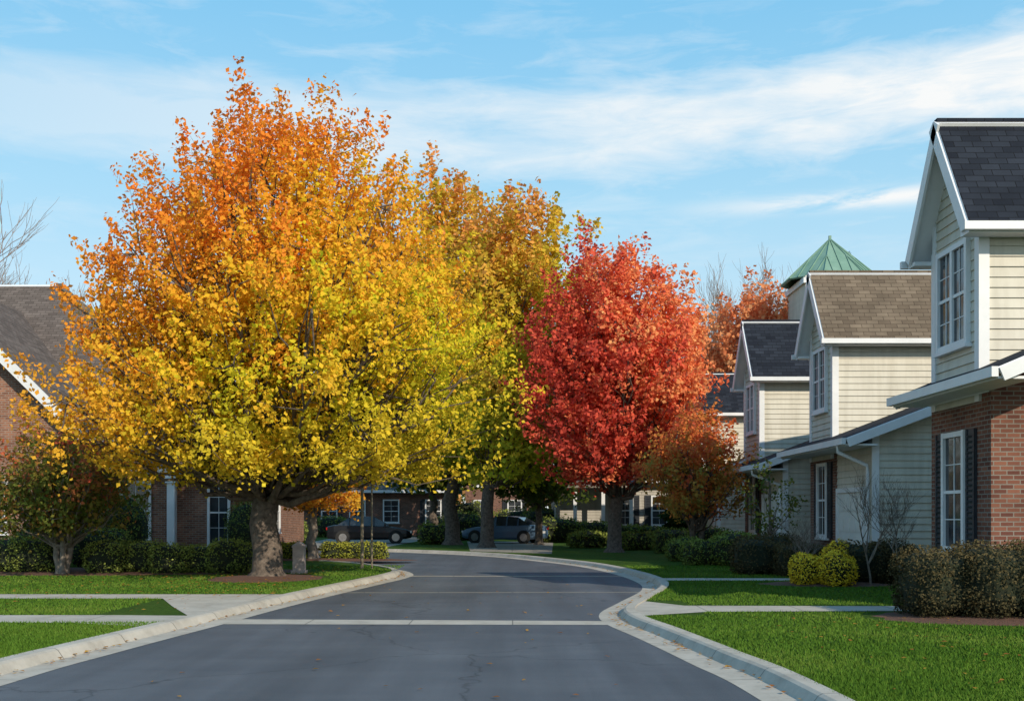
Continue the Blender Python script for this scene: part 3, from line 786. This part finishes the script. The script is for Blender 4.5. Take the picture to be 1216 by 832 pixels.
# ------------------------------------------------------------------ shrubs
def shrub(name, cx, cy, rx, ry, h, n=2600, size=.06, pal=((0.03,0.05,0.012),(0.09,0.125,0.028)), z0=.08, box=.7, seed=0):
    r2 = np.random.default_rng(int(abs(cx*1000+cy*77))+seed)
    d = r2.normal(size=(n,3)); d /= np.linalg.norm(d,axis=1)[:,None]
    s = np.sign(d)*np.abs(d)**box
    ph = r2.uniform(0, 6, 3)
    wob = lambda D: 1+.06*np.sin(D[:,0]*5+ph[0])+.05*np.sin(D[:,1]*6+D[:,2]*4+ph[1])
    P = s*wob(d)[:,None]*(r2.uniform(.86,1.07,(n,1)))*np.array([rx,ry,h/2])/ .92
    P += np.array([cx,cy,z0+h/2]); P[:,2] = np.maximum(P[:,2], z0)
    e = empty(name, (cx,cy,z0))
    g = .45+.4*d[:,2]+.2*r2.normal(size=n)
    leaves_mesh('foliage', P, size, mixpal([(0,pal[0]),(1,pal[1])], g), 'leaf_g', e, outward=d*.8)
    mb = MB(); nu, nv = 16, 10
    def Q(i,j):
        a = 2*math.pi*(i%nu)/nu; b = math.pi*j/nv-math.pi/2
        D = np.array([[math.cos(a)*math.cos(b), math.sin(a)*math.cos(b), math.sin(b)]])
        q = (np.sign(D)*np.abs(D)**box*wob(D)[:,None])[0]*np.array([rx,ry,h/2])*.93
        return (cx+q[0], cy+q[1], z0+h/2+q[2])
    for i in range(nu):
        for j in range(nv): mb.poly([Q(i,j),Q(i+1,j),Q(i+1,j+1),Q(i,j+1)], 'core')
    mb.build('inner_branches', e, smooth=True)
G = ((0.07,0.10,0.025),(0.23,0.27,0.06)); D = ((0.04,0.038,0.02),(0.12,0.095,0.045)); Y = ((0.50,0.35,0.02),(0.86,0.62,0.06))
GL = ((0.09,0.12,0.03),(0.32,0.36,0.08))
random.seed(3)
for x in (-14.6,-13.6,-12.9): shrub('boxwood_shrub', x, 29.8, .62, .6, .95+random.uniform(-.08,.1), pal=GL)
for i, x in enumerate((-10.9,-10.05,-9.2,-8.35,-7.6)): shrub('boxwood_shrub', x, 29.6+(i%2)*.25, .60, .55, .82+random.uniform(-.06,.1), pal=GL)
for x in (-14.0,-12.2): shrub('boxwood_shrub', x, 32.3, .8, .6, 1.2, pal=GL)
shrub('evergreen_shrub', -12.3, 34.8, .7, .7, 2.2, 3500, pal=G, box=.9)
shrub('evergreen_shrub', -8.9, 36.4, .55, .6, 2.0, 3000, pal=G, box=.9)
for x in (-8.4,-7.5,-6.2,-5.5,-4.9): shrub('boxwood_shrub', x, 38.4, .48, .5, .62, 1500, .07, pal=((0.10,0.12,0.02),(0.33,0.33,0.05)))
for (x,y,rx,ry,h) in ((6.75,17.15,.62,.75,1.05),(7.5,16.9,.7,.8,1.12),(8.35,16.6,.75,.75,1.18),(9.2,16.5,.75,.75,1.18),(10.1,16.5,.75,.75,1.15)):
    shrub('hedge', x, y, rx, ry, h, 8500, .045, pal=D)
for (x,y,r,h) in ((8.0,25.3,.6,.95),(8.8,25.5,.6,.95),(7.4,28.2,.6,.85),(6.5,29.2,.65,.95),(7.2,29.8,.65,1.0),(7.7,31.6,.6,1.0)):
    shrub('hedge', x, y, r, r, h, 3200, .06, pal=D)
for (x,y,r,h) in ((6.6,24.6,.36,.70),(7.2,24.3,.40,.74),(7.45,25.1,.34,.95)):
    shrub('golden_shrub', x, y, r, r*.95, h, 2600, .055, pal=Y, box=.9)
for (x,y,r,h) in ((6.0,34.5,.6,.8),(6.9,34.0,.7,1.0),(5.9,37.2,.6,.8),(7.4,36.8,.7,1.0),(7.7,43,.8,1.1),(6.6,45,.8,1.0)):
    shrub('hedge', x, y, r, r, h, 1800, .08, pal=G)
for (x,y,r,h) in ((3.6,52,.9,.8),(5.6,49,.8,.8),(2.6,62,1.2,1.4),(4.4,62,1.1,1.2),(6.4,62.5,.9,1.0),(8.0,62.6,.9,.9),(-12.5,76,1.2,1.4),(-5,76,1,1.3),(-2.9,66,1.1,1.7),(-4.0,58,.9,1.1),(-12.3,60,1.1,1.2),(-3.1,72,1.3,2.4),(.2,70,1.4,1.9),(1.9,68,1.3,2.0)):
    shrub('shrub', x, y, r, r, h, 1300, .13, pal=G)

# ------------------------------------------------------------------ grass blades and fallen leaves
def grass():
    r2 = np.random.default_rng(5); N = 260000
    y = 9.0*(34/9.0)**r2.uniform(0, 1, N)
    left = r2.uniform(0, 1, N) < .45
    m = LEFT[:,1] < 31; kl = np.interp(y, LEFT[m][:,1], LEFT[m][:,0])-.56
    m = RIGHT[:,1] < 31; kr = np.interp(y, RIGHT[m][:,1], RIGHT[m][:,0])+.56
    x = np.where(left, kl-r2.uniform(0,1,N)*np.maximum(y*.5+kl+1.2, .5), kr+r2.uniform(0,1,N)*np.maximum(y*.5-kr+.8,.5))
    ok = ~(left & (((y>20.65)&(y<21.85)) | ((y>16.15)&(y<17.35)&(x<-5)) | ((x>-6.6)&(y>16.8)&(y<21.8))))
    ok &= ~((~left) & (((y>17.85)&(y<19.1)) | ((y>26.3)&(y<27.2)) | ((x<3.1)&(y>17.2)&(y<20.2))))
    ok &= ~(left & (((x+6.1)/1.5)**2+((y-27.3)/1.9)**2 < 1)) & ~(left & (((x+12.5)/7.5)**2+((y-30.6)/2.3)**2 < 1))
    ok &= ~(~left & (((x-8.3)/2.9)**2+((y-16.9)/1.5)**2 < 1)) & ~(~left & (((x-7.2)/1.6)**2+((y-25)/1.1)**2 < 1))
    x, y = x[ok], y[ok]; N = len(x)
    h = r2.uniform(.018,.048,N); w = .0035+.0003*y
    a = r2.uniform(0,6.283,N)
    V = np.empty((N,3,3)); base = np.stack([x,y,np.full(N,.099)],1)
    dv = np.stack([np.cos(a),np.sin(a),np.zeros(N)],1)*w[:,None]
    V[:,0] = base-dv; V[:,1] = base+dv
    V[:,2] = base+np.stack([r2.normal(size=N)*.018, r2.normal(size=N)*.018, h],1)
    me = bpy.data.meshes.new('grass')
    me.vertices.add(3*N); me.vertices.foreach_set('co', V.astype(np.float32).ravel())
    me.loops.add(3*N); me.loops.foreach_set('vertex_index', np.arange(3*N,dtype=np.int32))
    me.polygons.add(N); me.polygons.foreach_set('loop_start', np.arange(0,3*N,3,dtype=np.int32)); me.update()
    patch = .5+.25*np.sin(x*1.3+np.sin(y*.9)*2)+.2*np.sin(y*2.1+x*.7)
    c = mixpal([(0,(0.055,0.12,0.016)),(.5,(0.092,0.175,0.022)),(1,(0.17,0.22,0.045))], .15+.5*patch+.18*r2.normal(size=N))
    C = np.ones((N,3,4),dtype=np.float32); C[:,:,:3] = c[:,None,:]
    me.attributes.new('Col','FLOAT_COLOR','POINT').data.foreach_set('color', C.ravel())
    me.materials.append(M['blade']); o = bpy.data.objects.new('grass', me); COL.objects.link(o)
grass()
def litter():
    r2 = np.random.default_rng(17); Q = []
    N = 900; px = -6.1+r2.normal(size=N)*2.8; py = 26.0+r2.normal(size=N)*3.6
    k = px < -4.7; Q.append(np.stack([px[k], py[k], np.full(k.sum(), .145)], 1))
    for P, sg, n in ((LEFT, -1, 260), (RIGHT, 1, 180)):
        m = (P[:,1] > 8) & (P[:,1] < 40); C = offs(P, sg*.26)[m]
        i = r2.integers(0, len(C)-1, n); f = r2.uniform(0,1,n)[:,None]
        c = C[i]*(1-f)+C[i+1]*f + r2.normal(size=(n,2))*.07
        Q.append(np.concatenate([c, np.full((n,1), .03)], 1))
    n = 140; Q.append(np.stack([r2.uniform(3.4, 9, n), r2.uniform(9.5, 17, n), np.full(n, .14)], 1))
    n = 60; Q.append(np.stack([r2.uniform(-4.2, 1.4, n), r2.uniform(10, 30, n), np.full(n, .02)], 1))
    P = np.concatenate(Q)
    leaves_mesh('fallen_leaves', P, .075, mixpal([(0,(0.6,0.34,0.06)),(1,(0.42,0.16,0.05))], r2.uniform(0,1,len(P))), 'leaf', up=8)
litter()

# ------------------------------------------------------------------ cars
def car(name, loc, yaw, paintk):
    e = empty(name, loc); B = MB(); Gm = MB(); Wm = MB(); Lm = MB()
    cs, sn = math.cos(yaw), math.sin(yaw); O = Vector(loc)
    def X(p): return O + Vector((p[0]*cs-p[1]*sn, p[0]*sn+p[1]*cs, p[2]))
    st = [(-2.30,.38,.72,.70),(-2.24,.28,.92,.82),(-1.9,.22,1.0,.88),(-1.2,.20,.98,.90),(0,.20,.95,.91),(.9,.20,.93,.90),(1.5,.22,.86,.88),(2.0,.24,.76,.84),(2.25,.30,.64,.74),(2.32,.38,.55,.62)]
    rings = []
    for (x,zb,zt,hw) in st:
        zm = zb+(zt-zb)*.55
        rings.append([(x,-hw*.9,zb),(x,-hw,zb+.12),(x,-hw,zm),(x,-hw*.95,zt-.04),(x,-hw*.84,zt),(x,hw*.84,zt),(x,hw*.95,zt-.04),(x,hw,zm),(x,hw,zb+.12),(x,hw*.9,zb)])
    for i in range(len(rings)-1):
        for j in range(10):
            q = (j+1)%10; B.poly([X(rings[i][j]),X(rings[i+1][j]),X(rings[i+1][q]),X(rings[i][q])], paintk)
    B.poly([X(p) for p in rings[0]], paintk); B.poly([X(p) for p in reversed(rings[-1])], paintk)
    gs = [(-1.75,.985,.76,.985),(-1.05,.97,.80,1.40),(-.4,.96,.81,1.47),(.25,.95,.80,1.44),(1.15,.91,.77,.93)]
    for i in range(len(gs)-1):
        a, b = gs[i], gs[i+1]
        for s in (-1,1):
            A0 = (a[0], s*a[2], a[1]-.01); B0 = (b[0], s*b[2], b[1]-.01)
            A1 = (a[0], s*(a[2]-.16 if a[3]>1.1 else a[2]-.01), a[3]); B1 = (b[0], s*(b[2]-.16 if b[3]>1.1 else b[2]-.01), b[3])
            f = [X(A0),X(B0),X(B1),X(A1)]
            Gm.poly(f if s < 0 else f[::-1], 'glass')
            if a[3] > 1.1:
                p0 = X(A0); p1 = X(A1); d = (p1-p0); L = d.length
                nn = Vector((sn*s*1.0, -cs*s*1.0, 0)) * -1
                Gm.obox((p0+p1)/2+nn*.012, Vector((cs,sn,0)), d.normalized(), nn, .035, L/2, .012, paintk)
        wa = a[2]-.16 if a[3]>1.1 else a[2]-.01; wb = b[2]-.16 if b[3]>1.1 else b[2]-.01
        mt = paintk if (a[3]>1.1 and b[3]>1.1) else 'glass'
        Gm.poly([X((a[0],-wa,a[3]+.004)),X((b[0],-wb,b[3]+.004)),X((b[0],wb,b[3]+.004)),X((a[0],wa,a[3]+.004))], mt)
    for wx in (-1.42,1.42):
        for s in (-1,1):
            n = 20
            def ring(r, y): return [X((wx+math.cos(2*math.pi*i/n)*r, s*y, .33+math.sin(2*math.pi*i/n)*r)) for i in range(n)]
            ro, ri, rm = ring(.33,.93), ring(.33,.68), ring(.21,.935)
            arch = ring(.39,.915)
            for i in range(n):
                j = (i+1)%n
                Wm.poly([ro[i],ro[j],ri[j],ri[i]], 'tyre'); Wm.poly([ro[i],ro[j],rm[j],rm[i]], 'tyre')
            Wm.poly(arch if s > 0 else arch[::-1], 'tyre')
            Wm.poly(rm, 'rim')
            for q in range(5):
                a = 2*math.pi*q/5
                Wm.obox(X((wx+math.cos(a)*.11, s*.945, .33+math.sin(a)*.11)), X((math.cos(a),0,math.sin(a)))-O, X((-math.sin(a),0,math.cos(a)))-O, X((0,1,0))-O, .10,.02,.012,'rim')
    for s in (-1,1):
        f = Vector((cs,sn,0)); r = Vector((-sn,cs,0))
        Lm.obox(X((2.24,s*.58,.62)), r, UP, f, .16,.06,.05,'lamp_w'); Lm.obox(X((-2.26,s*.62,.80)), r, UP, f, .15,.07,.05,'lamp_r')
        Lm.obox(X((.85,s*.98,1.0)), r, UP, f, .09,.06,.05,paintk)
    Lm.obox(X((-2.30,0,.6)), Vector((-sn,cs,0)), UP, Vector((cs,sn,0)), .26,.06,.02,'lamp_w')
    B.build('body', e, smooth=False); Gm.build('cabin', e); Wm.build('wheels', e); Lm.build('lights', e)
car('parked_car', (-7.8, 60, .11), math.radians(6), 'paint_blk')
car('parked_car', (-0.4, 60.5, .11), math.radians(160), 'paint_slv')

tubes('signpost', [([(-4.38,32,.1),(-4.38,32,3.4)],[.05,.04],10)], 'wood', loc=(-4.38,32,.1))
tubes('signpost', [([(-4.12,32.2,.1),(-4.12,32.2,2.9)],[.03,.025],10)], 'wood', loc=(-4.12,32.2,.1))
mb = MB(); cx, cy = -5.75, 29.6
mb.box(cx-.19,cx+.19,cy-.19,cy+.19,.1,.18,'stone'); mb.box(cx-.15,cx+.15,cy-.15,cy+.15,.18,.80,'stone'); mb.box(cx-.17,cx+.17,cy-.17,cy+.17,.80,.85,'stone')
for i in range(4):
    c = [(cx-.17,cy-.17,.852),(cx+.17,cy-.17,.852),(cx+.17,cy+.17,.852),(cx-.17,cy+.17,.852)]
    mb.poly([c[i],c[(i+1)%4],(cx,cy,.98)],'stone')
mb.build('stone_garden_pillar', loc=(cx,cy,.1))

# ------------------------------------------------------------------ world, sun, camera
EL, AZ = math.radians(29), math.radians(147)
w = bpy.data.worlds.new('World'); scene.world = w; w.use_nodes = True
nt = w.node_tree; bg = nt.nodes['Background']
sky = nt.nodes.new('ShaderNodeTexSky'); sky.sky_type = 'NISHITA'; sky.sun_disc = False
sky.sun_elevation = EL; sky.sun_rotation = AZ; sky.air_density = 1.0; sky.dust_density = 0.6; sky.ozone_density = 1.6
tc = nt.nodes.new('ShaderNodeTexCoord'); sp = nt.nodes.new('ShaderNodeSeparateXYZ'); nt.links.new(tc.outputs['Generated'], sp.inputs[0])
gr = ramp(nt, [(0.0,(.78,.86,.88)),(.13,(.62,.81,.90)),(.27,(.40,.72,.92)),(.42,(.23,.60,.90)),(1,(.08,.30,.64))])
nt.links.new(sp.outputs[2], gr.inputs[0])
grs = mixc(nt, 1.0, gr.outputs[0], (7.0,7.0,7.0), 'MULTIPLY')
base = mixc(nt, 0.83, sky.outputs[0], grs)
def mapn(scale, rot=(0,0,0), loc=(0,0,0)):
    m = nt.nodes.new('ShaderNodeMapping'); m.inputs['Scale'].default_value = scale; m.inputs['Rotation'].default_value = rot; m.inputs['Location'].default_value = loc
    nt.links.new(tc.outputs['Generated'], m.inputs['Vector']); return m.outputs[0]
n1 = noise(nt, mapn((1.7,1.7,9), (0,0,0), (.4,0,0)), 2.0, 4, .58, .5)
n3 = noise(nt, mapn((5,5,24), (0,-.03,0), (1,4,2)), 2.2, 6, .64, .5)
def gaussband(c, wd, tilt):
    zz = math_(nt, 'ADD', sp.outputs[2], math_(nt, 'MULTIPLY', sp.outputs[0], tilt))
    q = math_(nt, 'DIVIDE', math_(nt, 'SUBTRACT', zz, c), wd)
    return math_(nt, 'POWER', 2.718, math_(nt, 'MULTIPLY', math_(nt, 'MULTIPLY', q, q), -1.0))
b1 = gaussband(.332, .045, -.02); b2 = gaussband(.264, .007, .0)
tex = math_(nt, 'ADD', math_(nt, 'MULTIPLY', n1, .5), math_(nt, 'MULTIPLY', n3, .5))
m1 = math_(nt, 'SUBTRACT', math_(nt, 'ADD', math_(nt, 'MULTIPLY', b1, .95), math_(nt, 'MULTIPLY', tex, 2.0)), 1.36)
m1 = math_(nt, 'MULTIPLY', m1, 1.6, True)
m1 = math_(nt, 'MULTIPLY', m1, math_(nt, 'ADD', .70, math_(nt, 'MULTIPLY', sp.outputs[0], .9)), True)
right = math_(nt, 'MULTIPLY', math_(nt, 'SUBTRACT', sp.outputs[0], .12), 6.0, True)
m2 = math_(nt, 'MULTIPLY', math_(nt, 'MULTIPLY', b2, right), math_(nt, 'MULTIPLY', math_(nt, 'SUBTRACT', n3, .34), 5, True), True)
m3 = math_(nt, 'MULTIPLY', math_(nt, 'MULTIPLY', math_(nt, 'SUBTRACT', n3, .48), 3, True), .45)
m3 = math_(nt, 'MULTIPLY', m3, gaussband(.33, .12, 0))
cm = math_(nt, 'MAXIMUM', math_(nt, 'MAXIMUM', m1, m2), m3, True)
col = mixc(nt, cm, base, (6.3, 6.4, 6.4))
nt.links.new(col, bg.inputs['Color']); bg.inputs['Strength'].default_value = 0.15
sd = Vector((math.sin(AZ)*math.cos(EL), math.cos(AZ)*math.cos(EL), math.sin(EL)))
L = bpy.data.lights.new('sun', 'SUN'); L.energy = 4.4; L.angle = math.radians(.5); L.color = (1, .88, .70)
so = bpy.data.objects.new('sun', L); COL.objects.link(so); so.rotation_euler = sd.to_track_quat('Z', 'Y').to_euler(); so.location = sd*50

cam = bpy.data.cameras.new('camera'); co = bpy.data.objects.new('camera', cam); COL.objects.link(co)
co.location = (0, 0, 1.7); co.rotation_euler = (math.radians(90), 0, 0)
cam.sensor_width = 36; cam.lens = 38.5; cam.shift_y = 0.1595; cam.clip_end = 6000
scene.camera = co
scene.view_settings.view_transform = 'Standard'
scene.view_settings.look = 'None'; scene.view_settings.exposure = 0; scene.view_settings.gamma = 1
